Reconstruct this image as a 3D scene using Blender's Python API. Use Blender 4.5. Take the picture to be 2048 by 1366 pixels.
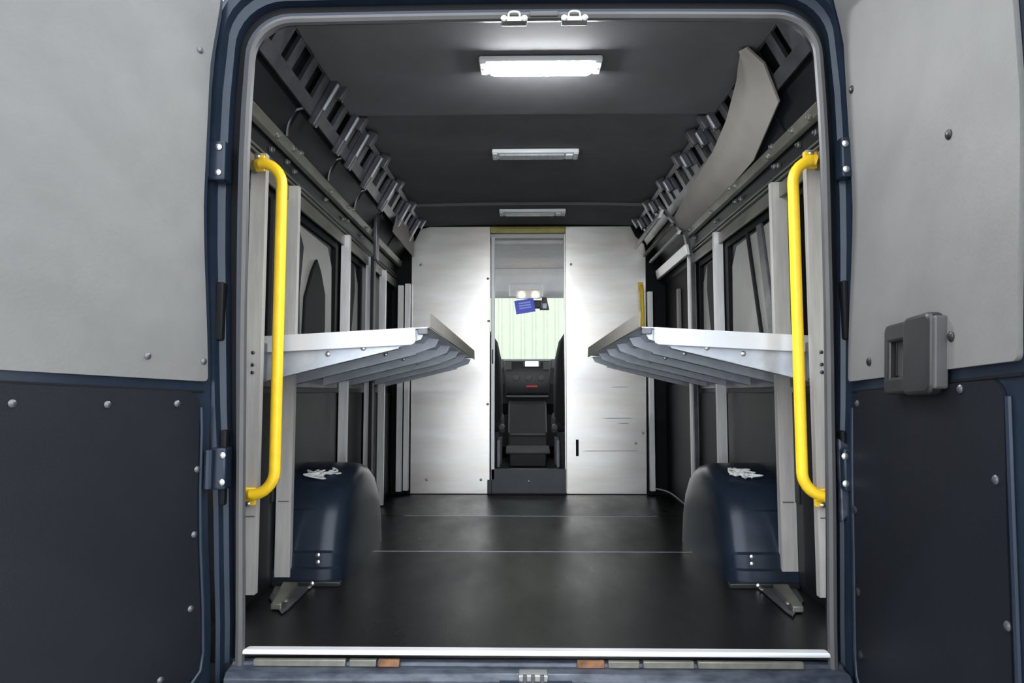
import bpy, bmesh, math, random
from mathutils import Vector, Matrix
random.seed(7)
for o in list(bpy.data.objects): bpy.data.objects.remove(o)
S = bpy.context.scene
COL = S.collection
R = math.radians

# ------------------------------------------------------------------ camera, sky, exposure
cam_d = bpy.data.cameras.new('camera'); cam = bpy.data.objects.new('camera', cam_d); COL.objects.link(cam)
cam.location = (-.039, -1.835, .70)
cam.rotation_euler = (R(90 + 4.27), 0, R(.92))
cam_d.sensor_width = 36; cam_d.lens = 24; cam_d.clip_start = .02
S.camera = cam
w = bpy.data.worlds.new('world'); S.world = w; w.use_nodes = True
bg = w.node_tree.nodes['Background']
bg.inputs[0].default_value = (.90, .95, 1.0, 1); bg.inputs[1].default_value = 3.2
S.view_settings.view_transform = 'Standard'; S.view_settings.look = 'None'
S.view_settings.gamma = 1; S.view_settings.use_curve_mapping = False
S.view_settings.exposure = 0.45

# ------------------------------------------------------------------ materials
def mat(name, col, rough=.5, metal=0, var=.0, scale=(8, 8, 8), bump=0, bscale=60, coat=0, rvar=0, col2=None, detail=4, spec=.5):
    m = bpy.data.materials.new(name); m.use_nodes = True
    nt = m.node_tree; b = nt.nodes['Principled BSDF']; L = nt.links.new
    b.inputs['Roughness'].default_value = rough; b.inputs['Metallic'].default_value = metal
    b.inputs['Coat Weight'].default_value = coat; b.inputs['Specular IOR Level'].default_value = spec
    b.inputs['Base Color'].default_value = (*col, 1)
    tc = nt.nodes.new('ShaderNodeTexCoord')
    if var or rvar or col2:
        mp = nt.nodes.new('ShaderNodeMapping'); mp.inputs['Scale'].default_value = scale
        n = nt.nodes.new('ShaderNodeTexNoise'); n.inputs['Scale'].default_value = 1; n.inputs['Detail'].default_value = detail
        n.inputs['Roughness'].default_value = .6
        L(tc.outputs['Object'], mp.inputs[0]); L(mp.outputs[0], n.inputs['Vector'])
        r = nt.nodes.new('ShaderNodeValToRGB'); e = r.color_ramp.elements
        lo = [max(0, c * (1 - var)) for c in col]; hi = [min(1, c * (1 + var)) for c in col]
        if col2: lo = col2; hi = col
        e[0].position = .35; e[1].position = .65
        e[0].color = (*lo, 1); e[1].color = (*hi, 1)
        L(n.outputs['Fac'], r.inputs[0]); L(r.outputs[0], b.inputs['Base Color'])
        if rvar:
            mr = nt.nodes.new('ShaderNodeMapRange'); mr.inputs['From Min'].default_value = .3; mr.inputs['From Max'].default_value = .7
            mr.inputs['To Min'].default_value = max(.02, rough - rvar); mr.inputs['To Max'].default_value = min(1, rough + rvar)
            L(n.outputs['Fac'], mr.inputs['Value']); L(mr.outputs[0], b.inputs['Roughness'])
    if bump:
        n2 = nt.nodes.new('ShaderNodeTexNoise'); n2.inputs['Scale'].default_value = bscale; n2.inputs['Detail'].default_value = 3
        bp = nt.nodes.new('ShaderNodeBump'); bp.inputs['Strength'].default_value = bump; bp.inputs['Distance'].default_value = .01
        L(tc.outputs['Object'], n2.inputs['Vector']); L(n2.outputs['Fac'], bp.inputs['Height']); L(bp.outputs[0], b.inputs['Normal'])
    return m
def emis(name, col, s):
    m = bpy.data.materials.new(name); m.use_nodes = True; b = m.node_tree.nodes['Principled BSDF']
    b.inputs['Base Color'].default_value = (*col, 1); b.inputs['Emission Color'].default_value = (*col, 1); b.inputs['Emission Strength'].default_value = s
    return m
def glass(name, tint, gl=.12):
    m = bpy.data.materials.new(name); m.use_nodes = True; nt = m.node_tree; nt.nodes.clear()
    o = nt.nodes.new('ShaderNodeOutputMaterial'); t = nt.nodes.new('ShaderNodeBsdfTransparent'); t.inputs[0].default_value = (*tint, 1)
    g = nt.nodes.new('ShaderNodeBsdfGlossy'); g.inputs['Roughness'].default_value = .02
    x = nt.nodes.new('ShaderNodeMixShader'); x.inputs[0].default_value = gl
    nt.links.new(t.outputs[0], x.inputs[1]); nt.links.new(g.outputs[0], x.inputs[2]); nt.links.new(x.outputs[0], o.inputs[0]); return m
M = dict(
    paint=mat('navy_paint', (.013, .0205, .034), .28, .2, var=.15, spec=.35),
    liner=mat('dark_liner', (.012, .0125, .015), .45, var=.2, scale=(5, 5, 5), bump=.1, bscale=200, spec=.3),
    liner2=mat('charcoal_panel', (.0065, .0075, .0105), .5, var=.15, scale=(3, 3, 3), bump=.12, bscale=400, spec=.18),
    greypanel=mat('grey_board', (.128, .126, .122), .6, var=.07, scale=(6, 6, 6), bump=.08, bscale=120),
    lining=mat('beige_grey_board', (.30, .28, .25), .6, var=.06, scale=(5, 5, 5), bump=.05, bscale=150),
    alu=mat('brushed_aluminium', (.90, .89, .87), .31, .6, scale=(1.3, 1, 8), rvar=.035, col2=(.80, .755, .70), bump=.03, bscale=30),
    post=mat('aluminium_post', (.74, .74, .73), .42, .55, var=.10, scale=(40, 40, 3), rvar=.06),
    post_dim=mat('dimmed_aluminium_post', (.52, .50, .47), .5, .35, var=.12, scale=(40, 40, 3)),  # post metal for the rear pair, their dimmer light put into the colour
    darkscrew=mat('dark_screw', (.05, .05, .055), .3, .7),
    kick=mat('slate_kick_plate', (.045, .05, .062), .5, var=.15),
    white=mat('white_coated_metal', (.62, .63, .65), .35, .2, var=.03),
    steel=mat('galvanised_steel', (.44, .47, .52), .42, .45, var=.15, scale=(10, 10, 10)),
    dull=mat('dull_olive_metal', (.17, .165, .14), .45, .6, var=.25, scale=(12, 5, 12)),
    yellow=mat('yellow_enamel', (.95, .60, .02), .35, var=.06, scale=(20, 20, 20)),
    mat_=mat('black_rubber_mat', (.006, .006, .0063), .33, var=.2, scale=(3, 1.2, 3), rvar=.10, bump=.10, bscale=260, spec=.28),
    rubber=mat('grey_rubber_seal', (.055, .054, .055), .5, var=.1),
    black=mat('black_plastic', (.012, .012, .013), .4, var=.2, bump=.05, bscale=300),
    ceil=mat('ceiling_liner', (.115, .114, .119), .8, var=.08, scale=(4, 4, 4), bump=.08, bscale=300, spec=.08),
    bracket=mat('perforated_steel', (.10, .10, .11), .35, .6, var=.3, scale=(9, 9, 9)),
    wpanel=mat('reflection_and_strut_grey', (.20, .195, .18), .4, var=.15, scale=(3, 3, 3)),  # on the wall windows this grey stands in for reflections
    screw=mat('zinc_screw', (.55, .55, .52), .3, .9),
    seat=mat('black_fabric', (.007, .007, .008), .7, var=.3, scale=(60, 60, 60), bump=.2, bscale=400),
    dash=mat('dash_plastic', (.007, .007, .008), .55, var=.2, bump=.1, bscale=400),
    head=mat('light_headliner', (.66, .655, .65), .8, var=.05),
    lampw=mat('white_lamp_plastic', (.70, .72, .73), .4, var=.03),
    lens=emis('lit_led_lens', (.96, .98, 1.0), 165),
    lensoff=mat('unlit_led_lens', (.40, .42, .45), .25, var=.1, scale=(60, 10, 10)),
    bulb=emis('warm_bulb', (1, .78, .45), 9),
    screen=emis('radio_screen', (.75, .85, .95), .9),
    blue=mat('blue_plastic_tag', (.06, .09, .62), .4, var=.1),
    bluelight=mat('pale_print', (.35, .42, .85), .5),
    red=mat('red_button', (.45, .01, .02), .4),
    glass=glass('windscreen_glass', (.93, .97, .94), .05),
    wall=mat('pale_green_sheet', (.43, .44, .36), .6, var=.03),
    asphalt=mat('pale_concrete', (.33, .33, .33), .9, var=.2, scale=(10, 10, 10)),
    olive=mat('olive_yellow_strip', (.42, .37, .10), .5, var=.15),
    rust=mat('rusted_metal', (.16, .075, .035), .8, var=.5, scale=(30, 30, 30)),
    sill=mat('worn_painted_sill', (.018, .024, .038), .35, .3, scale=(14, 30, 30), col2=(.060, .070, .09)),
    dark=mat('shadow_gap_rubber', (.005, .005, .006), .6, spec=.15),
    wire=mat('white_wire', (.6, .6, .58), .5, var=.1),
    mark=mat('dark_scuff', (.10, .085, .075), .7),
)

# ------------------------------------------------------------------ helpers
WP = {}                                                             # object -> world origin
class MB:
    def __init__(s): s.v = []; s.f = []
    def add(s, vs, fs):
        n = len(s.v); s.v += [tuple(v) for v in vs]; s.f += [tuple(i + n for i in f) for f in fs]; return s
    def box(s, x0, x1, y0, y1, z0, z1):
        return s.add([(x, y, z) for x in (x0, x1) for y in (y0, y1) for z in (z0, z1)],
                     [(0, 1, 3, 2), (4, 6, 7, 5), (0, 4, 5, 1), (2, 3, 7, 6), (0, 2, 6, 4), (1, 5, 7, 3)])
    def prism(s, pts, vec):
        n = len(pts); vec = Vector(vec)
        return s.add([Vector(p) for p in pts] + [Vector(p) + vec for p in pts],
                     [tuple(range(n)), tuple(range(2 * n - 1, n - 1, -1))] + [(i, (i + 1) % n, n + (i + 1) % n, n + i) for i in range(n)])
    def loft(s, rings, closed=True, cap=True):
        n = len(rings[0]); vs = [p for r in rings for p in r]; fs = []
        for k in range(len(rings) - 1):
            for i in range(n if closed else n - 1):
                j = (i + 1) % n; fs.append((k * n + i, k * n + j, (k + 1) * n + j, (k + 1) * n + i))
        if cap and closed: fs += [tuple(range(n)), tuple(range(len(vs) - 1, len(vs) - n - 1, -1))]
        return s.add(vs, fs)
    def tube(s, path, r, seg=12):
        path = [Vector(p) for p in path]; rings = []; up = None
        for i, p in enumerate(path):
            t = ((path[i + 1] if i < len(path) - 1 else p) - (path[i - 1] if i else p)).normalized()
            if up is None: up = t.orthogonal().normalized()
            up = (up - t * up.dot(t)).normalized(); b = t.cross(up)
            rr = r[i] if isinstance(r, (list, tuple)) else r
            rings.append([p + (up * math.cos(a) + b * math.sin(a)) * rr for a in [2 * math.pi * k / seg for k in range(seg)]])
        return s.loft(rings)
    def build(s, name, m, parent=None, bevel=0, origin=None, angle=35, seg=2):
        me = bpy.data.meshes.new(name); bm = bmesh.new()
        vs = [bm.verts.new(v) for v in s.v]
        for f in s.f:
            try: bm.faces.new([vs[i] for i in f])
            except ValueError: pass
        bmesh.ops.recalc_face_normals(bm, faces=bm.faces)
        if bevel:
            es = [e for e in bm.edges if len(e.link_faces) == 2 and e.calc_face_angle(0) > .6]
            bmesh.ops.bevel(bm, geom=es, offset=bevel, segments=seg, affect='EDGES', profile=.5, clamp_overlap=True)
        if origin is None:
            c = [v.co for v in bm.verts]
            origin = Vector([(min(q[k] for q in c) + max(q[k] for q in c)) / 2 for k in range(3)])
            if parent is None: origin.z = min(q[2] for q in c)
        origin = Vector(origin)
        bmesh.ops.translate(bm, verts=bm.verts, vec=-origin)
        bm.to_mesh(me); bm.free()
        for p in me.polygons: p.use_smooth = True
        me.set_sharp_from_angle(angle=R(min(angle, 20) if bevel else angle))
        me.materials.append(M[m] if isinstance(m, str) else m)
        return place(name, me, origin, parent)
def place(name, me, loc, parent=None, rot=None):                    # loc in world space (roots are never rotated)
    o = bpy.data.objects.new(name, me); COL.objects.link(o); loc = Vector(loc); WP[o] = loc
    if parent: o.parent = parent; o.location = loc - WP[parent]
    else: o.location = loc
    if rot: o.rotation_euler = rot
    return o
def tag(o, label, cat=None, group=None, kind=None):
    o['label'] = label
    if cat: o['category'] = cat
    if group: o['group'] = group
    if kind: o['kind'] = kind
    return o
def thing(name, loc, label, cat, group=None, kind=None):
    return tag(place(name, None, loc), label, cat, group, kind)
def st(o, label): o['kind'] = 'structure'; o['label'] = label; return o
def mesh_of(mb, m, bevel=0):                                        # shared mesh data, built around its own origin
    o = mb.build('tmp', m, None, bevel, origin=(0, 0, 0)); me = o.data; bpy.data.objects.remove(o); return me
def catmull(pts, n=6):
    out = []
    P = [Vector(p) for p in pts]
    for i in range(len(P) - 1):
        a, b, c, d = P[max(i - 1, 0)], P[i], P[i + 1], P[min(i + 2, len(P) - 1)]
        for k in range(n):
            t = k / n
            out.append(.5 * ((2 * b) + (c - a) * t + (2 * a - 5 * b + 4 * c - d) * t * t + (3 * b - a - 3 * c + d) * t ** 3))
    return out + [P[-1]]
def lerp_tab(tab, z):
    if z <= tab[0][0]: return tab[0][1]
    for (a, va), (b, vb) in zip(tab, tab[1:]):
        if z <= b:
            t = (z - a) / (b - a); t = t * t * (3 - 2 * t) * .5 + t * .5
            return va + (vb - va) * t
    return tab[-1][1]
def lathe(prof, axis='y', seg=14):
    mb = MB(); rings = []
    for r, h in prof:
        ring = []
        for k in range(seg):
            a = 2 * math.pi * k / seg; c, s_ = r * math.cos(a), r * math.sin(a)
            ring.append({'y': (c, h, s_), 'x': (h, c, s_), 'z': (c, s_, h)}[axis])
        rings.append(ring)
    return mb.loft(rings)
SCREW_Y = mesh_of(lathe([(.009, 0), (.009, -.002), (.006, -.005), (.001, -.006)]), 'screw')      # head faces -y
SCREW_D = mesh_of(lathe([(.006, 0), (.006, -.002), (.004, -.004), (.001, -.005)]), 'darkscrew')
SCREW_X = mesh_of(lathe([(.009, 0), (.009, .002), (.006, .005), (.001, .006)], 'x'), 'screw')    # head faces +x
BOLT_X = mesh_of(lathe([(.011, -.004), (.011, .004), (.006, .004), (.006, .012), (.001, .013)], 'x', 6), 'screw')

# ------------------------------------------------------------------ ground and building ahead
MB().box(-14, 14, -14, 22, -.75, -.65).build('floor', 'asphalt'); g = COL.objects[-1]; g.name = 'trim_1'
st(g, 'pale concrete yard the van stands on')
bw = thing('metal_building', (0, 9.6, -.65), 'pale green corrugated metal wall seen through the windscreen', 'building')
pts = []
x = -4
while x < 4.2:
    for dx, dy in ((0, 0), (.13, 0), (.145, -.03), (.175, -.03)): pts.append((x + dx, 9.6 + dy))
    x += .19
front = [(a, b, -.65) for a, b in pts] ; back = [(pts[-1][0], 9.75, -.65), (pts[0][0], 9.75, -.65)]
MB().prism(front + back, (0, 0, 4.6)).build('corrugated_sheet', 'wall', bw)
MB().box(-4.05, 4.2, 9.5, 9.8, 3.95, 4.1).build('roof_edge', 'greypanel', bw)

# ------------------------------------------------------------------ van floor
BY = 2.93                                                           # bulkhead plane
fl = st(MB().box(-.97, .97, .0, BY + .02, -.06, -.008).build('floor', 'dark'), 'black rubber matted cargo floor')
for a, b in ((.012, 1.235), (1.241, 2.104), (2.110, 2.925)):
    MB().box(-.945, .945, a, b, -.008, 0).build('mat_panel', 'mat_', fl, .002)
for y in (1.238, 2.107):
    MB().box(-.72, .72, y - .003, y + .003, -.008, .0005).build('joint_strip', 'steel', fl)

# ------------------------------------------------------------------ walls (inner skin profile swept along the van)
PROF = [(.955, -.06), (.955, .72), (.965, .80), (.965, 1.44), (.935, 1.50), (.925, 1.62), (.86, 1.73), (.775, 1.90), (.60, 1.93)]
OUT = [(.60, 1.99), (.80, 1.96), (.90, 1.80), (.99, 1.55), (1.01, .80), (1.0, -.06)]
def wall(side):
    s = -1 if side == 'left' else 1
    mb = MB().prism([(s * x, .07, z) for x, z in PROF + OUT], (0, BY - .05, 0))
    return st(mb.build('wall_' + side, 'liner'), 'dark %s side wall of the van cargo space' % side)
wl, wr = wall('left'), wall('right')
def flat(s, x, yz, t=.008):                                          # plate on the wall: polygon in y,z at |x|
    return MB().prism([(s * x, y, z) for y, z in yz], (s * t, 0, 0))
def rect(y0, y1, z0, z1): return [(y0, z0), (y1, z0), (y1, z1), (y0, z1)]
for s, wo in ((-1, wl), (1, wr)):
    # lower lining panels, each its own sheet
    for y0, y1 in ((.10, .62), (1.53, 2.0), (2.06, 2.86)) if s < 0 else ((.10, .62), (1.53, 2.0)):
        flat(s, .945, rect(y0, y1, .03, .70)).build('lower_panel', 'liner2', wo, .003)
    flat(s, .950, rect(.66, 1.50, .30, .70)).build('arch_panel', 'liner', wo, .003)
    # belt strip under the windows
    flat(s, .945, rect(.08, 2.0, .72, .76), .015).build('belt_strip', 'bracket', wo, .003)
    # rails above the windows
    n1 = 2.9 if s < 0 else 2.02
    MB().prism([(s * .915, .09, 1.575), (s * .895, .09, 1.58), (s * .885, .09, 1.615), (s * .91, .09, 1.625)], (0, n1 - .09, 0)).build('upper_rail', 'dull', wo, .003)
    for z in (1.515, 1.497):
        MB().tube([(s * .922, .1, z), (s * .922, n1, z)], .0045, 6).build('bead', 'dull', wo)
    flat(s, .925, rect(.09, n1, 1.43, 1.485), .012).build('window_rail', 'dull', wo, .003)
    for i, y in enumerate((.46, .62, .70, 1.12, 1.42, 1.50, 1.80) if s < 0 else (.33, .47, .66, .70, 1.10, 1.18, 1.50, 1.90)):
        place('bolt', BOLT_X, (s * .888, y, 1.60 + .012 * ((i * 7) % 3 - 1)), wo, (0, 0, 0 if s < 0 else math.pi))
        place('bolt', BOLT_X, (s * .922, y + .03, 1.55 + .01 * (i % 2)), wo, (0, 0, 0 if s < 0 else math.pi))
    # window recesses in a dark surround; their reflections painted as satin grey panels
    for y0, y1 in ((.12, .60), (.72, 1.46), (1.56, 1.98)):
        fr = MB()
        for a, b, c, d in ((y0, y1, .77, .80), (y0, y1, 1.40, 1.43), (y0, y0 + .03, .80, 1.40), (y1 - .03, y1, .80, 1.40)):
            fr.box(s * .948, s * .964, a, b, c, d)
        f = fr.build('window_surround', 'dark', wo)
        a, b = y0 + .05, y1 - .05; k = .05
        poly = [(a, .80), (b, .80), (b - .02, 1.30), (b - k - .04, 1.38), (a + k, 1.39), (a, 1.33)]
        flat(s, .956, poly, .006).build('window_panel', 'wpanel', f, .002)
        if y1 - y0 > .5 and s < 0:
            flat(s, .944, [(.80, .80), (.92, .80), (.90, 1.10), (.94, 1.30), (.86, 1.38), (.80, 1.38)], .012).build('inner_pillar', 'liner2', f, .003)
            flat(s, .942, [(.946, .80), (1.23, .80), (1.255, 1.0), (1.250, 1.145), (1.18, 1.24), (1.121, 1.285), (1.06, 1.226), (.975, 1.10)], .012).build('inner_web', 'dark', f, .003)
        elif y1 - y0 > .5:
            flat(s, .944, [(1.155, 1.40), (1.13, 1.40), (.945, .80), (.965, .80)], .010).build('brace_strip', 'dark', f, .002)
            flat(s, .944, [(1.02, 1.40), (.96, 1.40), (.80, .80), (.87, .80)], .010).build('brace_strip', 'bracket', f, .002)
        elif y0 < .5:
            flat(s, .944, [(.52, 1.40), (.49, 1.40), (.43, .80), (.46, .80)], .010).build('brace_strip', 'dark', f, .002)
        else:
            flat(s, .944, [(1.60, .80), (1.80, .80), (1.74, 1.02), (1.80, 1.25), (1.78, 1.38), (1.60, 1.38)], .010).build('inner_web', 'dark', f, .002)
    # upper lining panels between the rail and the roof channel
    for y0, y1 in ((.12, .55), (.58, 1.08), (1.11, 1.55), (1.58, 1.95), (2.02, 2.45), (2.48, 2.9)) if s < 0 else ((.12, .55), (.58, 1.08), (1.11, 1.55), (1.58, 1.95)):
        MB().prism([(s * .908, y0, 1.635), (s * .908, y1, 1.635), (s * .852, y1, 1.725), (s * .852, y0, 1.725)], (s * .012, 0, .006)).build('upper_panel', 'liner2', wo, .003)
    # roof-side channel: slotted steel ladder with pressed brackets
    A, B = Vector((s * .845, 0, 1.735)), Vector((s * .762, 0, 1.885)); nrm = Vector((-s * .875, 0, -.484))
    ch = MB()
    def strip(a, b, y0, y1, h0, h1, mb):
        p0, p1 = A.lerp(B, a), A.lerp(B, b)
        q = [p0 + nrm * h0, p1 + nrm * h0, p1 + nrm * h1, p0 + nrm * h1]
        return mb.prism([(v.x, y0, v.z) for v in q], (0, y1 - y0, 0))
    strip(.0, .28, .1, 2.88, .004, .02, ch); strip(.86, 1, .1, 2.88, .004, .02, ch)
    chn = ch.build('roof_channel', 'bracket', wo)
    y = .16; k = 0
    while y < 2.85:
        wdt = .05 if k % 3 else .085
        strip(.28, .86, y, y + wdt, .004, .018, MB()).build('rung', 'bracket', chn); y += .135; k += 1
    for y in (.62, .93, 1.12, 1.42, 1.82, 2.25, 2.66):
        if s > 0 and y < .8: continue
        cb = strip(-.15 if s < 0 else .5, .95, y, y + .035, .018, .05, MB()).build('channel_bracket', 'bracket', chn, .006)
        strip(.25 if s < 0 else .55, .9, y - .004, y + .012, .045, .053, MB()).build('bracket_cap', 'steel', cb, .003)
        strip(.70, 1.1, y + .05, y + .085, .02, .065, MB()).build('clip', 'bracket', chn, .004)
# wiring beads down the left upper panels
for y in (.56, 1.09, 1.56):
    MB().tube(catmull([(-.835, y, 1.73), (-.868, y - .01, 1.71), (-.890, y, 1.66), (-.896, y + .01, 1.63)], 5), .005, 6).build('wiring_loom', 'bracket', wl)
flat(-1, .865, rect(1.96, 2.03, 1.45, 1.76), .02).build('pillar_bracket', 'bracket', wl, .004)
flat(-1, .88, rect(1.97, 2.02, .1, 1.47), .02).build('pillar_strap', 'liner', wl, .004)
flat(-1, .80, [(2.1, 1.64), (2.85, 1.64), (2.85, 1.80), (2.25, 1.80)], .006).build('quarter_plate', 'lining', wl, .002)

# ------------------------------------------------------------------ side loading door in the right wall
d3 = thing('door_3', (.95, 2.05, 0), 'dark side loading door beside the bulkhead with slatted metal upper frame', None, kind='structure')
MB().prism([(.95, 2.05, .02), (.95, 2.90, .02), (.95, 2.90, .74), (.95, 2.05, .74)], (.02, 0, 0)).build('lower_panel', 'liner2', d3, .004)
MB().prism([(.953, 2.05, .76), (.953, 2.90, .76), (.953, 2.90, 1.46), (.953, 2.05, 1.46)], (.012, 0, 0)).build('window_panel', 'dark', d3, .003)
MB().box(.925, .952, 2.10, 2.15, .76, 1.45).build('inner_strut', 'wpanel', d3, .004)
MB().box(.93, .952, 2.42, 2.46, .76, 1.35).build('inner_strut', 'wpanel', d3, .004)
for (x0, z0), (x1, z1), m in (((.725, 1.685), (.745, 1.735), 'post'), ((.79, 1.635), (.80, 1.66), 'dull'), ((.83, 1.59), (.84, 1.615), 'post'), ((.885, 1.475), (.875, 1.535), 'post')):
    MB().prism([(x0, 1.98, z0), (x1, 1.98, z1), (x1 + .02, 1.98, z1), (x0 + .02, 1.98, z0)], (0, .86, 0)).build('frame_slat', m, d3, .003)
MB().prism([(.74, 2.0, 1.76), (.76, 2.0, 1.76), (.90, 2.0, 1.60), (.935, 2.0, 1.44), (.935, 2.0, .05), (.915, 2.0, .05), (.912, 2.0, 1.44), (.88, 2.0, 1.59)], (0, .035, 0)).build('frame_post', 'bracket', d3)
MB().tube(catmull([(.93, 2.3, .03), (.90, 2.6, .06), (.86, 2.86, .05)], 5), .006, 6).build('cable', 'bracket', d3)

# ------------------------------------------------------------------ ceiling
ce = st(MB().box(-.78, .78, .11, BY + .05, 1.915, 1.945).build('ceiling', 'ceil'), 'dark grey lined ceiling of the cargo space')
def liner(y0, y1, z, sag=.0):
    n = 12; rows = []
    for k in (0, 1):
        yy = (y0, y1)[k]
        top = []; bot = []
        for i in range(n + 1):
            x = -.765 + 1.53 * i / n; c = 1 - (x / .765) ** 2
            bot.append((x, yy + (.02 * c if (k and sag) else 0), z + .012 * c)); top.append((x, yy, z + .05))
        rows.append(bot + top[::-1])
    return MB().loft(rows)
for y0, y1, z, sg in ((.06, .945, 1.858, 1), (.95, 1.568, 1.892, 0), (1.572, 2.415, 1.892, 0), (2.419, 2.925, 1.874, 0)):
    liner(y0, y1, z, sg).build('ceiling_panel', 'ceil', ce)

MB().box(-.82, .82, .09, BY + .1, 1.945, 2.0).build('roof_skin', 'paint', ce, .015)
# ------------------------------------------------------------------ rear opening frame
CX = -.010
XI = [(0, .768), (.5, .780), (.95, .788), (1.37, .792), (1.8, .78)]
XOL = [(0, .838), (.41, .858), (.8, .888), (1.23, .912), (1.6, .905), (1.85, .872)]
XOR = [(0, .805), (.41, .818), (.8, .842), (1.23, .863), (1.6, .855), (1.85, .822)]
def path(side_tab, ztop, r, shift, lean):
    """left bottom -> up -> across -> down right; sides follow a width table"""
    out = []
    def half(sg):
        pts = []
        for k in range(13):
            z = -.05 + (ztop - r + .05) * k / 12; pts.append((sg * lerp_tab(side_tab[0 if sg < 0 else 1], z) + shift, z))
        x0, z0 = pts[-1]
        for k in range(1, 9):
            a = math.pi / 2 * k / 8; pts.append((x0 - sg * (r * (1 - math.cos(a))) * lean, z0 + r * math.sin(a)))
        return pts
    l = half(-1); r_ = half(1)
    a, b = l[-1], r_[-1]
    mid = [(a[0] + (b[0] - a[0]) * k / 10, a[1] + .006 * math.sin(math.pi * k / 10)) for k in range(1, 10)]
    return l + mid + r_[::-1]
PI_ = path((XI, XI), 1.735, .115, CX, 1.0); PO_ = path((XOL, XOR), 1.86, .16, 0, 1.0)
def ring(t, y): return [(a[0] + (b[0] - a[0]) * t, y, a[1] + (b[1] - a[1]) * t) for a, b in zip(PI_, PO_)]
wre = thing('wall_rear', (0, .05, 0), 'navy painted rear door opening of the van', None, kind='structure')
MB().loft([ring(t, y) for t, y in ((.10, .04), (.04, .012), (.0, .004), (.08, .0), (.22, .0), (.26, .025), (.48, .03), (.54, .005), (.72, .0), (.78, -.02), (.97, -.02), (1.0, .0), (1.02, .05), (1.35, .09), (1.7, .10))], closed=False).build('pillar_frame', 'paint', wre)
g_ = ring(.28, .021); h_ = ring(.47, .026)
MB().loft([ring(.28, .021), ring(.47, .025), ring(.47, .032), ring(.28, .028)], closed=False).build('frame_groove', 'dark', wre)
# rubber seal
sp = [Vector(p) for p in ring(.03, -.004)]
MB().tube(sp, .0125, 8).build('weather_seal', 'rubber', wre)
# hinge plates on the pillars
for s, tab in ((-1, XOL), (1, XOR)):
    for z in (1.33, .50):
        xi = s * lerp_tab(XI, z) + CX; xo = s * lerp_tab(tab, z)
        a, b = xi + (xo - xi) * .42, xi + (xo - xi) * .97
        MB().box(min(a, b), max(a, b), -.035, .01, z - .055, z + .055).build('hinge_plate', 'paint', wre, .006)
        MB().tube([((a + b) / 2 + s * .02, -.045, z - .05), ((a + b) / 2 + s * .02, -.045, z + .05)], .011, 10).build('hinge_pin', 'paint', wre)
        for dz in (-.035, .035): place('screw', SCREW_Y, ((a + b) / 2 - s * .012, -.036, z + dz), wre)
    for z0, z1 in ((.84, 1.0), (.40, .60)):                          # dark check-strap pockets
        zm = (z0 + z1) / 2; xi = s * lerp_tab(XI, zm) + CX; xo = s * lerp_tab(tab, zm); a, b = xi + (xo - xi) * .55, xi + (xo - xi) * .80
        MB().box(min(a, b), max(a, b), -.012, .02, z0, z1).build('strap_pocket', 'dark', wre, .006)
    if s < 0: continue
    z = .47; x = s * lerp_tab(XI, z) + CX + s * .035
    MB().prism([(x - .014, -.014, z - .11), (x + .014, -.014, z - .08), (x + .014, -.014, z + .09), (x - .014, -.014, z + .11)], (0, .02, 0)).build('striker_plate', 'sill', wre, .004)
# header strikers
for x in (-.062, .104):
    r_ = MB().box(x - .036, x + .036, -.03, .0, 1.718, 1.732).build('striker_bracket', 'screw', wre, .004)
    MB().tube(catmull([(x - .016, -.02, 1.729), (x - .012, -.026, 1.744), (x + .012, -.026, 1.744), (x + .016, -.02, 1.729)], 5), .004, 8).build('striker_loop', 'screw', r_)
    for dx in (-.028, .028): place('screw', SCREW_Y, (x + dx, -.031, 1.725), r_)
MB().box(-.02, .06, -.02, .0, 1.738, 1.753).build('latch_cover', 'rubber', wre, .004)

# sill and bumper
sl = thing('trim_2', (0, -.03, -.05), 'worn navy rear sill and bumper step under the opening', None, kind='structure')
MB().prism([(-.80, .03, .0), (-.80, -.004, .0), (-.80, -.01, -.008), (-.80, -.045, -.012), (-.80, -.058, -.025), (-.80, -.058, -.12), (-.80, .03, -.12)], (1.585, 0, 0)).build('painted_sill', 'sill', sl, .003)
MB().box(-.95, .95, -.20, -.05, -.30, -.045).build('bumper_step', 'black', sl, .012)
rc = MB().prism([(-.10, -.077, -.022), (-.07, -.092, -.045), (.055, -.092, -.045), (.085, -.077, -.022)], (0, .02, 0))
rc.build('latch_recess', 'paint', sl, .003)
lk = MB().box(-.05, .022, -.07, -.03, -.022, -.006).build('lock_plate', 'screw', sl, .002)
for x in (-.035, -.015, .008): MB().box(x - .005, x + .005, -.078, -.068, -.024, -.004).build('lock_tooth', 'bracket', lk, .001)
for x0, x1, m in ((-.74, -.50, 'dull'), (-.49, -.42, 'dull'), (-.415, -.36, 'rust'), (.10, .17, 'rust'), (.18, .26, 'dull'), (.27, .40, 'dull'), (.41, .68, 'dull')):
    MB().box(x0, x1, -.018, -.004, -.008, .009).build('sill_shim', m, sl, .002)
t1 = st(MB().prism([(-.772, .035, .024), (-.772, -.006, .030), (-.772, -.011, .028), (-.772, -.012, .0195), (-.772, .035, .002)], (1.528, 0, 0)).build('trim_3', 'white', None, .002), 'bright aluminium strip along the rear edge of the floor')

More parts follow.
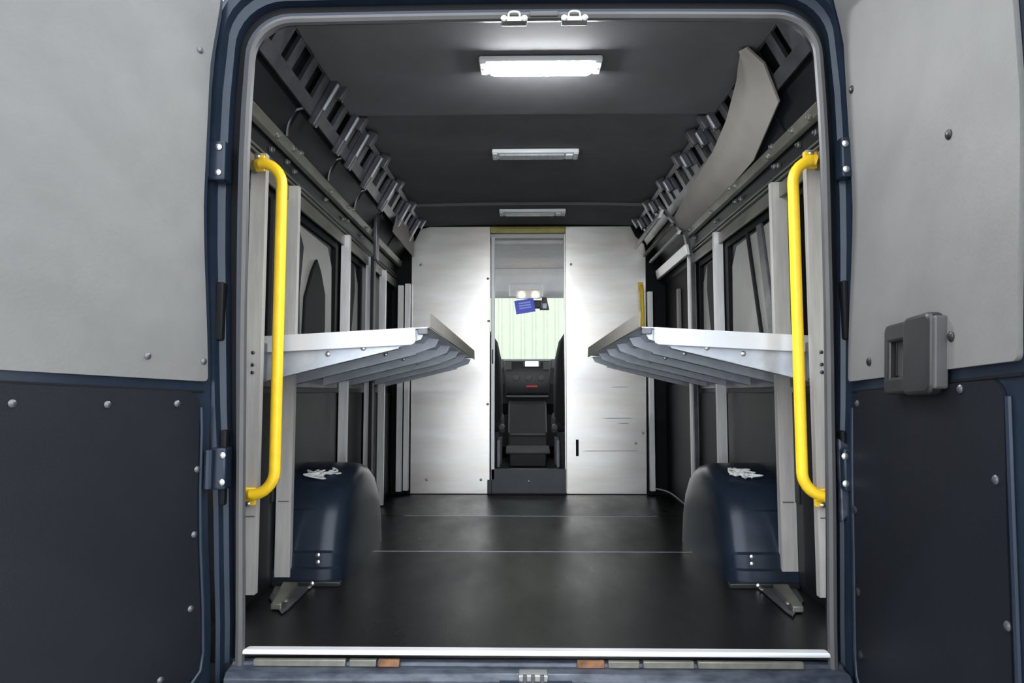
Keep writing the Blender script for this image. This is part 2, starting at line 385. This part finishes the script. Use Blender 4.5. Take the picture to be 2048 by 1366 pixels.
# ------------------------------------------------------------------ rear doors
def rear_door(n, s, H, a, edge, bow, label, W):
    a = R(a); D = Vector((s * math.cos(a), -math.sin(a), 0)); N = Vector((-s * math.sin(a), -math.cos(a), 0))
    root = thing('door_%d' % n, (H[0], H[1], -.1), label, None, kind='structure')
    def P(u, z, h=0):
        z0 = z; z = z + .037 * u * min(1, max(0, (z - .1) / .5))
        q = Vector((H[0], H[1], 0)) + D * u + N * h; q.x += lerp_tab(bow, z); q.z = z; return q
    def slab(outline, h0, h1):                                       # outline: list of (u,z)
        return MB().loft([[P(u, z, h0) for u, z in outline], [P(u, z, h1) for u, z in outline]])
    def grid_slab(fl_, fr_, z0, z1, h0, h1, rad, nz=20):             # rows up the door so that it can bow
        zs = [z0 + rad * (1 - math.cos(math.pi / 2 * k / 6)) for k in range(6)] + [z0 + rad + (z1 - z0 - 2 * rad) * k / nz for k in range(nz + 1)] + [z1 - rad * (1 - math.sin(math.pi / 2 * (6 - k) / 6 + 0)) if False else z1 - rad * (1 - math.cos(math.pi / 2 * (5 - k) / 6)) for k in range(6)]
        rows = []
        for z in zs:
            e = max(0, z0 + rad - z, z - (z1 - rad)); c = rad - math.sqrt(max(0, rad * rad - e * e))
            l, r_ = fl_(z) + c, fr_(z) - c
            rows.append([P(l, z, h0), P(r_, z, h0), P(r_, z, h1), P(l, z, h1)])
        return MB().loft(rows)
    E = lambda z: lerp_tab(edge, z)
    grid_slab(lambda z: E(z) - .012, lambda z: W, -.40, 1.90, -.055, 0, .05).build('door_shell', 'paint', root)
    up = grid_slab(lambda z: E(z) + (.004 if s < 0 else .006), lambda z: W - .03, .728, 1.88, .001, .011, .012).build('upper_board', 'greypanel', root)
    lw = grid_slab(lambda z: E(z) + .022, lambda z: W - .075, -.03, .700, .001, .006, .035).build('lower_panel', 'liner2', root)
    # raised lip round the lower panel
    z0, z1, r_ = -.045, .708, .045
    lp = [(E(.66) + .016, .66)] + [(E(z) + .013, z) for z in (.6, .45, .3, .15, .03)] + [(E(0) + .02, -.015), (E(0) + .045, -.04), (E(0) + .08, -.05), (W - .12, -.05)]
    lp2 = [(W - .065, .67), (W - .062, .5), (W - .06, .2), (W - .065, 0), (W - .09, -.04)]
    MB().tube([P(u, z, .004) for u, z in lp], .006, 8).build('panel_lip', 'paint', root)
    MB().tube([P(u, z, .004) for u, z in lp2], .006, 8).build('panel_lip', 'paint', root)
    # belt groove
    MB().prism([P(E(.72) + .01, .7035, .0), P(W - .03, .7085, 0), P(W - .03, .703, 0), P(E(.7) + .01, .699, 0)], N * .004).build('belt_groove', 'dark', root)
    scr = mesh_of(lathe([(.0085, 0), (.0085, .002), (.005, .005), (.001, .006)], 'x'), 'bracket')
    plug = mesh_of(lathe([(.0105, 0), (.0105, .002), (.007, .005), (.001, .006)], 'x'), 'black')
    rz = math.atan2(N.y, N.x)
    for u, z, m in ([(.469, .660, 1), (.275, .662, 1), (.102, .668, 1), (.042, .335, 1), (.04, .5, 0), (.045, .15, 0), (.12, .0, 0), (.187, .782, 0), (.076, 1.607, 0), (.035, .78, 0), (.35, .3, 1)][:10]
                    if s < 0 else [(.05, .670, 1), (.50, .688, 1), (.03, .40, 0), (.04, .2, 0), (.60, .53, 1), (.62, .30, 1), (.05, .05, 0), (.13, .77, 0), (.48, .79, 0), (.04, 1.5, 0), (.46, 1.2, 0)]):
        place('screw', (plug if (s > 0 and not m) else scr), P(u, z, .006 if z < .7 else .011), root, (0, 0, rz))
    return root, P, N, D
EL = [(-.4, -.01), (.05, -.01), (.41, .014), (.72, .016), (1.2, .046), (1.56, .042), (1.8, .014)]
ER = [(-.4, .0), (2, .0)]
BR = [(0, -.038), (.42, -.030), (.72, -.022), (1.21, .008), (1.64, .0), (1.82, -.03)]
d1, P1, N1, D1 = rear_door(1, -1, (-.87, -.02), 60, EL, [(0, 0), (1, 0)], 'opened left rear door lined with pale grey board above and charcoal panel below', .80)
d2, P2, N2, D2 = rear_door(2, 1, (.845, -.025), 93, ER, BR, 'opened right rear door with black pull handle and pale grey board above', .70)
# black pull handle on the right door
hb = lambda pts, h0, h1: MB().loft([[P2(u, z, h0) for u, z in pts], [P2(u, z, h1) for u, z in pts]])
def rr(u0, u1, z0, z1, r=.02):
    o = []
    for cx, cz, a0 in ((u1 - r, z0 + r, -90), (u1 - r, z1 - r, 0), (u0 + r, z1 - r, 90), (u0 + r, z0 + r, 180)):
        o += [(cx + r * math.cos(R(a0 + k * 18)), cz + r * math.sin(R(a0 + k * 18))) for k in range(6)]
    return o
hd = hb(rr(.345, .455, .680, .845), .008, .040).build('pull_handle', 'black', d2, .008)
hb(rr(.255, .375, .800, .840, .015), .010, .036).build('grip', 'black', hd, .006)
hb(rr(.255, .375, .685, .722, .015), .010, .036).build('grip', 'black', hd, .006)
hb(rr(.255, .280, .690, .834, .010), .018, .036).build('grip_bar', 'black', hd, .005)
hb(rr(.278, .348, .716, .806, .01), .011, .014).build('grip_well', 'rubber', hd, .001)
hb(rr(.452, .465, .69, .835, .006), .008, .034).build('edge_plate', 'rubber', hd, .003)

# ------------------------------------------------------------------ bulkhead
wf = thing('wall_front', (0, BY, 0), 'brushed aluminium bulkhead with open doorway to the cab', None, kind='structure')
def plate(pts, y, t): return MB().prism([(x, y, z) for x, z in pts], (0, t, 0))
plate([(-.818, .004), (-.27, .004), (-.27, 1.824), (-.27, 1.872), (-.70, 1.872), (-.765, 1.855), (-.80, 1.78), (-.826, 1.745)], BY, .012).build('bulkhead_panel', 'alu', wf, .002)
plate([(.262, .004), (.810, .004), (.826, 1.70), (.815, 1.745), (.755, 1.80), (.722, 1.872), (.262, 1.872), (.262, 1.82)], BY, .012).build('bulkhead_panel', 'alu', wf, .002)
plate([(-.268, 1.826), (.260, 1.826), (.260, 1.872), (-.268, 1.872)], BY - .002, .014).build('header_strip', 'olive', wf, .002)
# backing so that nothing shows past the bulkhead edges
plate([(-.99, -.06), (-.275, -.06), (-.275, 1.98), (-.99, 1.98)], BY + .016, .02).build('backing_sheet', 'dark', wf)
plate([(.268, -.06), (.99, -.06), (.99, 1.98), (.268, 1.98)], BY + .016, .02).build('backing_sheet', 'dark', wf)
plate([(-.275, 1.83), (.268, 1.83), (.268, 1.98), (-.275, 1.98)], BY + .016, .02).build('backing_sheet', 'dark', wf)
for x0, x1, z0 in ((-.262, -.236, .10), ):
    MB().box(x0, x1, BY - .006, BY + .03, z0, 1.80).build('door_channel', 'white', wf, .003)
MB().box(.250, .262, BY - .004, BY + .03, .01, 1.82).build('door_jamb', 'alu', wf, .003)
MB().box(-.262, .258, BY - .006, BY + .02, .006, .175).build('kick_plate', 'kick', wf, .004)
MB().box(-.285, -.255, BY - .02, BY + .02, .004, .10).build('floor_stop', 'black', wf, .004)
MB().box(.326, .345, BY - .003, BY + .004, .262, .375).build('pull_slot', 'dark', wf, .002)
MB().box(-.256, -.246, BY - .014, BY - .004, .90, 1.0).build('latch', 'black', wf, .002)
for x, z in ((-.705, .10), (-.33, .10), (-.28, 1.2), (-.285, 1.5), (-.285, .62), (.0, .09), (.74, .35), (.79, .42), (-.76, 1.6), (.30, 1.6)):
    place('screw', SCREW_Y, (x, BY - .002 - (.006 if x == 0 else 0), z), wf)
random.seed(3)
for z, x0, x1 in ((.735, .56, .70), (.52, .50, .72), (.295, .36, .76), (.485, .60, .70)):
    plate([(x0, z), (x1, z + .002), (x1 - .02, z + .0045), (x0 + .05, z + .004)], BY - .0012, .001).build('scuff', 'mark', wf)
for s in (-1, 1):                                                    # narrow edge posts either side
    MB().box(s * .845 - .018, s * .845 + .018, BY - .05, BY - .005, .03, 1.40 if s > 0 else 1.46).build('edge_post', 'post', wf, .003)

# ------------------------------------------------------------------ wheel arches
def arch(s, label):
    root = thing('wheel_arch', (s * .83, 1.1, 0), label, 'wheel arch', 'wheel arches')
    prof = [(.695, .0), (.700, .055), (.712, .062), (.716, .11), (.728, .118), (.755, .20), (.80, .275), (.86, .335), (.95, .385), (1.08, .405), (1.22, .39), (1.34, .34), (1.44, .25), (1.50, .14), (1.53, .0)]
    cy, cz = 1.11, .0
    def rg(x, k): return [(s * x, cy + (y - cy) * (1 - k), z * (1 - k * .8)) for y, z in prof]
    MB().loft([rg(.954, 0), rg(.80, 0), rg(.77, .010), rg(.748, .030), rg(.730, .062), rg(.718, .105), rg(.711, .17), rg(.707, .27), rg(.705, .42)]).build('arch_shell', 'paint', root, angle=28)
    MB().tube([(s * .945, .784, .262), (s * .77, .784 + .012, .252)], .004, 6).build('weld_ridge', 'paint', root)
    MB().tube(catmull([(s * .742, .74, .05), (s * .735, .80, .21), (s * .733, .92, .33), (s * .733, 1.08, .37), (s * .733, 1.26, .345), (s * .735, 1.40, .24), (s * .742, 1.47, .05)], 5), .007, 8).build('weld_ridge', 'paint', root)
    MB().tube(catmull([(s * .727, .81, .05), (s * .722, .87, .19), (s * .720, .97, .28), (s * .720, 1.10, .31), (s * .720, 1.23, .28), (s * .722, 1.36, .18), (s * .727, 1.41, .05)], 5), .005, 8).build('weld_ridge', 'paint', root)
    MB().box(min(s * .95, s * .70), max(s * .95, s * .70), .675, .705, 0, .018).build('base_flange', 'black', root, .004)
    for z in (.08, .105): place('screw', SCREW_Y, (s * .79, .705, z), root)
    place('screw', SCREW_Y, (s * .80, .672, .012), root)
    return root
arch(-1, 'navy wheel arch on the left side of the cargo floor')
arch(1, 'navy wheel arch on the right side of the cargo floor')
for s, sd in ((-1, 'left'), (1, 'right')):
    random.seed(11 + s)
    wt = thing('wire_bundle', (s * .86, .96, .40), 'frayed white wire bundle lying on the %s wheel arch' % sd, 'wires', 'wire bundles on the wheel arches')
    for k in range(3):
        cx, cy = .86 - .02 * k, .90 + .012 * k; pw = []
        for i in range(12):
            x = cx + random.uniform(-.045, .045); y = cy + random.uniform(-.025, .03)
            pw.append((s * x, y, .350 + .32 * (y - .86) + random.uniform(.004, .024)))
        MB().tube(catmull(pw, 4), .0035, 6).build('wire', 'wire', wt)

# ------------------------------------------------------------------ cargo racks
def zd(x): return .889 + (.93 - x) * .056                            # shelf tilts up to its free edge
def rack(s, label, posts, y_end):
    root = thing('cargo_rack', (s * .92, .38, 0), label, 'shelving rack', 'fold-down cargo racks')
    for i, (y, z0, z1, w_, x, hidden) in enumerate(posts):
        c = .028                                                     # C-section upright with returned lips
        pr = [(x - w_ / 2, y), (x + w_ / 2, y), (x + w_ / 2, y + c), (x + w_ / 2 - .012, y + c), (x + w_ / 2 - .012, y + c - .003),
              (x + w_ / 2 - .004, y + c - .003), (x + w_ / 2 - .004, y + .004), (x - w_ / 2 + .004, y + .004), (x - w_ / 2 + .004, y + c - .003), (x - w_ / 2 + .012, y + c - .003), (x - w_ / 2 + .012, y + c), (x - w_ / 2, y + c)]
        p = MB().prism([(s * a, b, z0) for a, b in pr], (0, 0, z1 - z0)).build('post', 'post_dim' if i < 2 else 'post', root)
        if i < 2:
            for z in (.79, .83, .765): place('screw', SCREW_D, (s * x, y - .001, z), p)
            MB().box(min(s * (x - .02), s * (x + .02)), max(s * (x - .02), s * (x + .02)), y - .0015, y, .30, .304).build('seam', 'mark', p)
    # foot bracket of the second upright
    fb = MB().prism([(s * .90, .52, .002), (s * .80, .36, .002), (s * .795, .40, .002), (s * .80, .66, .002), (s * .93, .66, .002)], (0, 0, .006)).build('foot_bracket', 'bracket', root, .002)
    MB().prism([(s * .90, .655, .004), (s * .845, .655, .004), (s * .815, .40, .004), (s * .85, .40, .004)], (0, 0, .02)).build('foot_channel', 'dull', fb, .004)
    for x, y in ((.808, .42), (.80, .64)): place('screw', mesh_of(lathe([(.009, 0), (.009, .004), (.001, .008)], 'z'), 'screw'), (s * x, y, .026 if y < .5 else .008), fb)
    y0 = .455
    # deck made of sheets
    cuts = [y0] + [y0 + (y_end - y0) * k / 5 for k in range(1, 6)]
    for a, b in zip(cuts, cuts[1:]):
        dk = MB().prism([(s * .945, a + .002, zd(.945)), (s * .36, a + .002, zd(.36)), (s * .36, a + .002, zd(.36) - .004), (s * .945, a + .002, zd(.945) - .004)], (0, b - a - .004, 0)).build('deck_sheet', 'steel', root)
        for x in (.46, .62, .78):                                    # pressed hats on the underside
            MB().prism([(s * (x - .05), a + .03, zd(x - .05) - .004), (s * (x - .03), a + .03, zd(x) - .024), (s * (x + .03), a + .03, zd(x) - .024), (s * (x + .05), a + .03, zd(x + .05) - .004)], (0, b - a - .05, 0)).build('deck_rib', 'steel', dk)
    # rear lip, bright
    lipo = [(.94, zd(.94)), (.402, zd(.402)), (.400, zd(.4) - .045), (.404, zd(.4) - .053), (.414, zd(.414) - .058), (.94, zd(.94) - .056)]
    MB().prism([(s * x, y0 - .006, z) for x, z in lipo], (0, .006, 0)).build('end_lip', 'white', root, .002)
    # inner upstand
    MB().prism([(s * .352, y0 - .02, zd(.352) - .004), (s * .352, y0 - .035, zd(.352) + .045), (s * .352, y_end, zd(.352) + .045), (s * .352, y_end + .03, zd(.352) - .012)], (-s * .004, 0, 0)).build('upstand', 'lining', root, .001)
    MB().box(min(s * .36, s * .395), max(s * .36, s * .395), y0, y0 + .03, zd(.37) - .025, zd(.37) - .004).build('end_cap', 'bracket', root, .003)
    # tapered cantilever arms
    for k, y in enumerate(cuts):
        yy = y + (.012 if k == 0 else -.02)
        ao = [(.945, .735), (.945, zd(.945) - .006), (.40, zd(.40) - .006), (.37, zd(.37) - .012), (.385, zd(.385) - .04), (.46, zd(.46) - .062)]
        arm = MB().prism([(s * x, yy, z) for x, z in ao], (0, .004, 0)).build('arm', 'steel', root)
        MB().prism([(s * .945, yy, .731), (s * .46, yy, zd(.46) - .066), (s * .46, yy, zd(.46) - .062), (s * .945, yy, .735)], (0, .045, 0)).build('arm_flange', 'steel', arm)
        for x, z in ((.70, .84), (.58, .86)): place('screw', SCREW_Y, (s * x, yy - .001, z - .01), arm)
    # rear mounting block at the first post
    MB().box(min(s * .90, s * .945), max(s * .90, s * .945), .405, .45, .742, .866).build('mount_block', 'bracket', root, .004)
    return root
LP = [(.385, .055, 1.50, .050, .923, 0), (.69, .03, 1.482, .056, .917, 0), (1.50, .01, 1.482, .042, .920, 0), (2.03, .01, 1.478, .040, .920, 0), (2.40, .01, 1.468, .040, .920, 0), (2.84, .03, 1.44, .036, .885, 0)]
RP = [(.385, .055, 1.50, .056, .925, 0), (.70, .03, 1.490, .058, .925, 0), (1.50, .01, 1.490, .044, .925, 0), (2.03, .01, 1.482, .042, .925, 0)]
rack(-1, 'aluminium cargo rack with one tilted shelf along the left wall', LP, 2.50)
rack(1, 'aluminium cargo rack with one tilted shelf along the right wall', RP, 2.22)

# ------------------------------------------------------------------ yellow grab handles
def grab(s, label):
    root = thing('grab_handle', (s * .92, .36, .37), label, 'grab handle', 'yellow grab handles')
    y = .345; xw = .918 if s < 0 else .905; xi = .828 if s < 0 else .836
    zt, zb = 1.452, .376
    p = [(s * xw, y + .02, zt), (s * (xw - .02), y, zt)]
    r_ = .075
    for k in range(9):
        a = math.pi / 2 * k / 8; p.append((s * (xi + r_ - r_ * math.sin(a)), y, zt - r_ + r_ * math.cos(a)))
    for k in range(9):
        a = math.pi / 2 * k / 8; p.append((s * (xi + r_ - r_ * math.cos(a)), y, zb + r_ - r_ * math.sin(a)))
    p += [(s * (xw - .02), y, zb), (s * xw, y + .02, zb)]
    MB().tube(p, .0178, 16).build('tube', 'yellow', root)
    for z, dz in ((zt, .03), (zb, -.03)):
        fl_ = MB().box(s * xw - .022, s * xw + .022, y + .020, y + .036, z - .028 + dz * .3, z + .028 + dz * .3).build('mount_flange', 'yellow', root, .005)
        place('screw', SCREW_Y, (s * xw, y + .019, z + dz), fl_)
    return root
grab(-1, 'yellow tubular grab handle on the left rear post')
grab(1, 'yellow tubular grab handle on the right rear post')
gh = thing('grab_handle', (.80, BY - .03, 1.12), 'small yellow grab handle at the right edge of the bulkhead', 'grab handle', 'yellow grab handles')
MB().tube(catmull([(.785, BY - .01, 1.44), (.785, BY - .055, 1.42), (.787, BY - .06, 1.30), (.79, BY - .055, 1.16), (.79, BY - .01, 1.14)], 6), .013, 10).build('tube', 'yellow', gh)
for z in (1.44, 1.14): MB().box(.768, .806, BY - .014, BY - .004, z - .03, z + .03).build('mount_flange', 'yellow', gh, .004)

# ------------------------------------------------------------------ ceiling lights
def lamp(y, z, lit, label):
    root = thing('ceiling_light', (.02, y, z), label, 'ceiling light', 'strip lights along the ceiling')
    cx, w_ = .024, .215
    MB().box(cx - w_, cx + w_, y - .05, y + .05, z - .018, z + .004).build('housing', 'lampw', root, .006)
    for s in (-1, 1):
        c = MB().box(cx + s * (w_ - .014) - .012, cx + s * (w_ - .014) + .012, y - .044, y + .044, z - .023, z - .016).build('end_cap', 'lampw', root, .005)
        place('screw', mesh_of(lathe([(.005, 0), (.004, -.003), (.001, -.004)], 'z'), 'screw'), (cx + s * (w_ - .014), y, z - .023), c)
    if lit:
        n = 10; ringA = lambda x, k: [(x, y + .040 * k * math.cos(t), z - .016 - .026 * k * math.sin(t)) for t in [math.pi * i / n for i in range(n + 1)]]
        MB().loft([ringA(cx - .182, .5), ringA(cx - .175, .85), ringA(cx - .16, 1), ringA(cx + .16, 1), ringA(cx + .175, .85), ringA(cx + .182, .5)]).build('lens', 'lens', root, angle=60)
    else:
        MB().box(cx - .18, cx + .145, y - .032, y + .032, z - .027, z - .016).build('lens', 'lensoff', root, .005)
        MB().box(cx + .15, cx + .186, y - .03, y + .03, z - .026, z - .016).build('switch', 'lampw', root, .004)
    return root
lamp(.50, 1.862, True, 'lit white strip light nearest the rear doors')
lamp(1.50, 1.896, False, 'unlit strip light in the middle of the ceiling')
lamp(2.54, 1.878, False, 'unlit strip light closest to the bulkhead doorway')

# ------------------------------------------------------------------ loose lining board, upper right
T = [(.700, .398, 1.858), (.722, .50, 1.852), (.747, .60, 1.842), (.779, .84, 1.79), (.797, 1.10, 1.755), (.803, 1.36, 1.743), (.814, 1.70, 1.722), (.827, 2.06, 1.70)]
B_ = [(.712, .385, 1.855), (.770, .388, 1.80), (.838, .445, 1.692), (.889, .86, 1.630), (.895, 1.15, 1.622), (.897, 1.36, 1.620), (.899, 1.70, 1.615), (.900, 2.08, 1.612)]
T2, B2 = [Vector(p) for p in T], [Vector(p) for p in B_]
rows = []
for a, b in zip(T2, B2):
    m_ = (a + b) / 2; n_ = Vector((-.8, 0, -.6)); L_ = (b - a).length
    mid = m_ + n_ * (.02 + .02 * L_)
    top = [a, a.lerp(mid, .6) , mid, mid.lerp(b, .5), b]
    rows.append([p + n_ * .004 for p in top] + [p - n_ * .004 for p in reversed(top)])
tag(MB().loft(rows).build('lining_board', 'lining', None, angle=50), 'loose beige grey lining board curling off the upper right wall', 'board')

# ------------------------------------------------------------------ cab
cf = thing('trim_4', (0, 3.6, -.06), 'cab shell ahead of the bulkhead with light headliner', None, kind='structure')
MB().box(-.98, .98, BY + .04, 4.9, -.06, .10).build('cab_floor', 'black', cf)
MB().box(-.98, .98, BY + .04, 4.34, 1.80, 1.86).build('headliner', 'head', cf)
MB().box(-.60, .60, BY + .10, 3.55, 1.765, 1.80).build('headliner_panel', 'head', cf, .01)
for s in (-1, 1):
    MB().box(s * .98 - .02, s * .98 + .02, BY + .04, 4.9, -.06, .95).build('cab_side', 'dash', cf)
    MB().prism([(s * .97, 4.25, 1.84), (s * .97, 4.38, 1.84), (s * .97, 5.02, .95), (s * .97, 4.88, .95)], (s * .04, 0, 0)).build('windscreen_pillar', 'dash', cf)
    MB().prism([(s * .97, BY + .04, .95), (s * .97, BY + .2, .95), (s * .97, BY + .2, 1.84), (s * .97, BY + .04, 1.84)], (s * .04, 0, 0)).build('door_pillar', 'dash', cf)
MB().box(-.98, .98, 4.88, 5.0, -.1, .95).build('cowl', 'dash', cf)
oc = MB().prism([(-.75, 4.16, 1.80), (-.75, 4.20, 1.60), (-.75, 4.26, 1.55), (-.75, 4.36, 1.56), (-.75, 4.36, 1.80)], (1.5, 0, 0)).build('overhead_shelf', 'head', cf, .01)
MB().box(-.16, .14, 4.15, 4.24, 1.545, 1.66).build('roof_console', 'head', oc, .012)
st(MB().prism([(-.95, 4.36, 1.60), (.95, 4.36, 1.60), (.95, 4.96, .94), (-.95, 4.96, .94)], (0, .006, .004)).build('window_1', 'glass'), 'windscreen at the front of the cab')
rl = thing('reading_light', (.01, 4.14, 1.53), 'pair of small warm map lights glowing under the roof console', 'light')
MB().box(-.10, .12, 4.125, 4.155, 1.525, 1.60).build('light_base', 'head', rl, .006)
for x in (-.05, .07):
    MB().loft([[(x + r * math.cos(t), h, 1.556 + r * math.sin(t)) for t in [2 * math.pi * k / 12 for k in range(12)]] for r, h in ((.026, 4.124), (.024, 4.117), (.012, 4.112))]).build('bulb', 'bulb', rl)
mr = thing('interior_mirror', (.03, 4.20, 1.42), 'black interior mirror behind the blue tag', 'mirror')
MB().box(-.10, .13, 4.16, 4.19, 1.44, 1.515).build('mirror_shell', 'black', mr, .012)
MB().tube([(.02, 4.19, 1.48), (.02, 4.35, 1.53)], .012, 8).build('mirror_stem', 'black', mr)
bt = thing('hanging_tag', (-.02, 4.12, 1.39), 'bright blue rectangular tag hanging from the cab mirror', 'tag')
rot = Matrix.Rotation(R(-9), 3, 'Y')
def tilt(p): return Vector((-.022, 4.118, 1.455)) + rot @ Vector(p)
MB().prism([tilt((x, 0, z)) for x, z in ((-.085, -.06), (.085, -.06), (.085, .06), (-.085, .06))], (0, .006, 0)).build('tag_card', 'blue', bt, .002)
for z in (.030, .008, -.014): MB().prism([tilt((x, -.002, zz)) for x, zz in ((-.05, z - .006), (.055, z - .006), (.055, z + .006), (-.05, z + .006))], (0, .002, 0)).build('printed_line', 'bluelight', bt)
sb = thing('toll_sensor', (.15, 4.30, 1.43), 'small dark bell shaped sensor on the windscreen', 'sensor')
MB().prism([(.11, 4.26, 1.44), (.20, 4.26, 1.44), (.185, 4.26, 1.50), (.175, 4.26, 1.555), (.135, 4.26, 1.555), (.125, 4.26, 1.50)], (0, .04, 0)).build('sensor_body', 'rubber', sb, .006)
MB().box(.135, .175, 4.252, 4.262, 1.45, 1.50).build('sensor_lens', 'steel', sb, .004)
# dashboard
da = thing('dashboard', (0, 4.5, .10), 'black dashboard with small lit radio screen between the seats', 'dashboard')
sec = [(4.34, .60), (4.30, .78), (4.33, .92), (4.40, 1.005), (4.60, 1.01), (4.86, .96), (4.86, .20), (4.45, .20), (4.42, .50)]
MB().prism([(-.95, y, z) for y, z in sec], (1.9, 0, 0)).build('dash_body', 'dash', da, .012)
MB().loft([[(x * k, 4.32 - d, z0 + (z1 - z0) * 0) for x in (-.20, .20)] + [(x * k, 4.32 - d, z1) for x in (.22, -.22)] for k, d, z0, z1 in ((1, 0, .66, 1.0), (.96, .03, .68, .985), (.90, .04, .70, .97))]).build('centre_stack', 'black', da)
MB().box(-.04, .12, 4.272, 4.285, .925, .985).build('radio_bezel', 'black', da, .004)
MB().box(-.02, .10, 4.266, 4.274, .932, .978).build('radio_screen', 'screen', da, .003)
for x in (-.10, .01, .12):
    MB().loft([[(x + r * math.cos(t), h, .83 + r * math.sin(t)) for t in [2 * math.pi * k / 12 for k in range(12)]] for r, h in ((.032, 4.28), (.028, 4.262), (.006, 4.258))]).build('control_knob', 'rubber', da)
MB().box(-.01, .09, 4.264, 4.284, .745, .762).build('hazard_button', 'red', da, .003)
for x in (-.17, .17): MB().box(x - .03, x + .03, 4.27, 4.285, .90, .97).build('air_vent', 'rubber', da, .004)
MB().box(-.19, .19, 4.262, 4.34, .655, .675).build('lower_tray', 'rubber', da, .005)
cs = thing('centre_console', (0, 4.1, .10), 'black centre console box with tray below the dashboard', 'console')
MB().prism([(-.17, 4.25, .10), (-.17, 4.02, .10), (-.17, 4.04, .36), (-.17, 4.18, .58), (-.17, 4.25, .63)], (.34, 0, 0)).build('console_body', 'dash', cs, .015)
MB().box(-.15, .15, 4.00, 4.08, .335, .352).build('console_ledge', 'rubber', cs, .004)
MB().prism([(-.18, 3.72, .205), (-.18, 3.98, .235), (-.18, 3.98, .255), (-.18, 3.72, .225)], (.36, 0, 0)).build('tray', 'rubber', cs, .006)
MB().box(-.15, .15, 3.74, 4.03, .10, .212).build('console_base', 'dash', cs, .01)
# seats
def rbox(x0, x1, y0, y1, z0, z1, r): return MB().box(x0, x1, y0, y1, z0, z1), r
def seat(s, label):
    root = thing('cab_seat', (s * .50, 3.55, .10), label, 'seat', 'cab seats')
    xi, xo = (.195, .70)
    def X(a): return s * a
    xc = (xi + xo) / 2; hw = (xo - xi) / 2
    rings = []
    for z, k, y, t in ((.42, .92, 3.44, .13), (.55, 1.0, 3.42, .15), (.75, 1.0, 3.38, .15), (.95, .97, 3.35, .14), (1.08, .86, 3.34, .12), (1.16, .66, 3.335, .10), (1.20, .40, 3.335, .06)):
        rr_ = []
        for i in range(20):
            a = 2 * math.pi * i / 20; ca, sa = math.cos(a), math.sin(a)
            rr_.append((s * xc + hw * k * math.copysign(abs(ca) ** .45, ca), y + t / 2 * math.copysign(abs(sa) ** .6, sa), z))
        rings.append(rr_)
    MB().loft(rings).build('backrest', 'seat', root, angle=60)
    MB().box(s * xc - .13, s * xc + .13, 3.29, 3.38, 1.22, 1.38).build('headrest', 'seat', root, .03)
    for dx in (-.06, .06): MB().tube([(s * xc + dx, 3.335, 1.15), (s * xc + dx, 3.335, 1.26)], .007, 8).build('headrest_rod', 'screw', root)
    MB().box(s * xc - hw, s * xc + hw, 3.38, 3.90, .40, .54).build('cushion', 'seat', root, .04)
    MB().box(s * xc - hw + .04, s * xc + hw - .04, 3.36, 3.80, .10, .41).build('seat_box', 'dash', root, .02)
    MB().box(min(X(.20), X(.235)), max(X(.20), X(.235)), 3.36, 3.50, .16, .36).build('belt_stalk', 'rubber', root, .006)
    for y, z in ((3.38, .42), (3.34, .44)):
        MB().loft([[(X(.20) + r * math.cos(t), h, z + r * math.sin(t)) for t in [2 * math.pi * k / 12 for k in range(12)]] for r, h in ((.026, y), (.022, y - .02), (.008, y - .022))]).build('recline_knob', 'rubber', root)
    MB().tube([(X(.225), 3.36, .14), (X(.225), 3.36, .34)], .012, 8).build('seat_lever', 'steel', root)
    return root
seat(-1, 'black cab seat left of the doorway'); seat(1, 'black cab seat right of the doorway')
